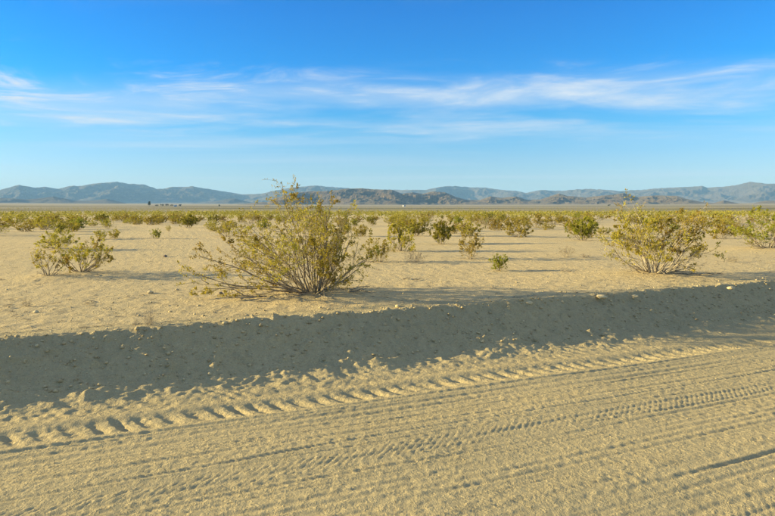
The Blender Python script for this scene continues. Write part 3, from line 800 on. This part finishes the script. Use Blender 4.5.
# shed twigs and leaf scraps around the bushes and over the sand
rg = np.random.default_rng(61); pls = []
for i in range(1500):
    if i % 2:
        bx_, by_ = taken[int(rg.integers(0, 34))]; x, y = bx_ + rg.normal() * 0.7 + 0.3, by_ + rg.normal() * 0.6
    else:
        v = CREST_V + 0.4 + 20 * rg.random() ** 1.6; x, y = xy(rg.uniform(-0.3, 1.6) * v, v)
    if uv(x, y)[1] < CREST_V + 0.3: continue
    a = rg.uniform(0, 6.28); l = rg.uniform(0.03, 0.16)
    p = np.array([x, y, 0.0]); q = p + np.array([math.cos(a), math.sin(a), 0]) * l; m = (p + q) / 2 + rg.normal(size=3) * 0.01
    pts = np.stack([p, m, q]); pts[:, 2] = ground_z(pts[:, 0], pts[:, 1]) + np.array([0.004, rg.uniform(0.006, 0.03), 0.006])
    pls.append((pts, rg.uniform(0.002, 0.006), 0.002))
v, f = tubes(pls, 3); o = link('plant_litter', mesh_np('plant_litter', v, f, M_BARK)); tag(o, 'dry twig scraps littering the sand around the bushes', 'litter', None, 'stuff')

# ------------------------------------------------------------------ far settlement: trees and sheds at the foot of the hills
M_TREEL = leaf_material('tree_leaf', (0.05, 0.065, 0.03), (0.035, 0.05, 0.025), (0.02, 0.03, 0.015), 0.1)
def far_tree(x, y, h, w, seed, label):
    rg = np.random.default_rng(seed); z = float(plain_base(np.array([x]), np.array([y]))[0])
    root = empty('tree', (x, y, z)); tag(root, label, 'tree', 'trees of the far settlement')
    pls = [(np.array([[0, 0, -0.3], [0.05 * w, 0, h * 0.3], [0, 0.05 * w, h * 0.7]]), 0.035 * h, 0.012 * h)]
    for k in range(5):
        a = rg.uniform(0, 6.28); p = np.array([0, 0, h * rg.uniform(0.25, 0.5)])
        pls.append((np.array([p, p + [math.cos(a) * w * 0.2, math.sin(a) * w * 0.2, h * 0.15], p + [math.cos(a) * w * 0.36, math.sin(a) * w * 0.36, h * 0.35]]), 0.016 * h, 0.006 * h))
    v, f = tubes(pls, 5); link('trunk', mesh_np('trunk', v, f, M_BARK), root)
    n = 420; cl = rg.normal(size=(14, 3)); cl = cl / np.linalg.norm(cl, axis=1)[:, None] * rg.uniform(0.4, 0.85, (14, 1))
    P = cl[rg.integers(0, 14, n)] + rg.normal(size=(n, 3)) * 0.17
    P = P * np.array([w * 0.5, w * 0.5, h * 0.40]) + np.array([0, 0, h * 0.6])
    D = rg.normal(size=P.shape); D /= np.linalg.norm(D, axis=1)[:, None]
    v, f = leafmesh(rg, P, D, rg.uniform(0.07, 0.14, n) * h, 0.8); link('crown', mesh_np('crown', v, f, M_TREEL), root)
TREES = [(150.5, 13, 9, 'tallest dark tree at the left end of the far grove'), (158, 6, 9, 'low dark tree just right of the tallest tree in the far grove'), (163, 7, 10, 'rounded dark tree in the left half of the far grove'),
  (168, 7, 11, 'broad dark tree in the middle of the far grove'), (173, 6, 9, 'dark tree in the right half of the far grove'), (181, 6.5, 8, 'dark tree at the right end of the far grove'),
  (220, 6, 8, 'lone dark tree on the far plain left of the largest bush top'), (608, 6, 8, 'lone dark tree on the far plain above the full green bush')]
DT = 1500
for i, (px, h, w, lab) in enumerate(TREES):
    a = math.atan((px - 387.5) / FPX); far_tree(DT * math.sin(a), DT * math.cos(a), h, w, 400 + i, lab)
m_, t_, b_ = mat('white_wall'); pos = N(t_, 'ShaderNodeNewGeometry').outputs['Position']
L(t_, mixc(t_, tnoise(t_, pos, 0.8, 4), (0.72, 0.70, 0.66), (0.82, 0.81, 0.78)), b_.inputs['Base Color']); M_WHITE = m_
m_, t_, b_ = mat('grey_roof'); L(t_, mixc(t_, tnoise(t_, None, 3, 4), (0.30, 0.28, 0.26), (0.40, 0.38, 0.35)), b_.inputs['Base Color']); M_ROOF = m_
m_, t_, b_ = mat('dark_opening'); L(t_, mixc(t_, tnoise(t_, None, 3, 4), (0.03, 0.035, 0.04), (0.05, 0.055, 0.06)), b_.inputs['Base Color']); b_.inputs['Roughness'].default_value = 0.2; M_DARK = m_
def box(x0, x1, y0, y1, z0, z1):
    v = np.array([(x, y, z) for x in (x0, x1) for y in (y0, y1) for z in (z0, z1)], float)
    f = np.array([[0, 1, 3, 2], [4, 6, 7, 5], [0, 4, 5, 1], [2, 3, 7, 6], [0, 2, 6, 4], [1, 5, 7, 3]]); return v, f
def shed(px, w, h, lab):
    a = math.atan((px - 387.5) / FPX); x, y = DT * math.sin(a), DT * math.cos(a)
    z = float(plain_base(np.array([x]), np.array([y]))[0])
    root = empty('house', (x, y, z), -a); tag(root, lab, 'house', 'white houses of the far settlement')
    d = w * 0.6
    link('wall', mesh_np('wall', *box(-w / 2, w / 2, -d / 2, d / 2, -0.5, h), M_WHITE), root)
    e = 0.4
    v = np.array([(-w / 2 - e, -d / 2 - e, h + .01), (w / 2 + e, -d / 2 - e, h + .01), (w / 2 + e, d / 2 + e, h + .01), (-w / 2 - e, d / 2 + e, h + .01), (-w / 2 - e, 0, h + 1.3), (w / 2 + e, 0, h + 1.3)])
    link('roof', mesh_np('roof', v, [np.array([[0, 1, 5, 4], [2, 3, 4, 5], [0, 3, 2, 1]]), np.array([[0, 4, 3], [1, 2, 5]])], M_ROOF), root)
    link('door', mesh_np('door', *box(-0.5, 0.5, -d / 2 - 0.05, -d / 2 + 0.02, 0, 2.1), M_DARK), root)
    for wx in (-w * 0.3, w * 0.3):
        link('window', mesh_np('window', *box(wx - 0.6, wx + 0.6, -d / 2 - 0.04, -d / 2 + 0.02, 1.0, 2.2), M_DARK), root)
shed(404, 8, 3.6, 'tiny white house on the far plain below the brown hills')
shed(176, 9, 3.2, 'tiny pale house among the dark trees of the far grove')

# ------------------------------------------------------------------ air
HAZE_DENS = 6.6e-5
v, f = box(-17300, 17300, -17300, 17300, -1.4, 600)
m = bpy.data.materials.new('haze'); m.use_nodes = True; t = m.node_tree; t.nodes.clear()
pv = N(t, 'ShaderNodeVolumePrincipled'); pv.inputs['Color'].default_value = (0.30, 0.60, 1.0, 1)
pv.inputs['Density'].default_value = HAZE_DENS; pv.inputs['Anisotropy'].default_value = 0.0
oo = N(t, 'ShaderNodeOutputMaterial'); L(t, pv.outputs[0], oo.inputs['Volume'])
o = link('haze', mesh_np('haze', v, f, m)); tag(o, 'thin pale desert haze filling the air', 'haze', None, 'stuff')
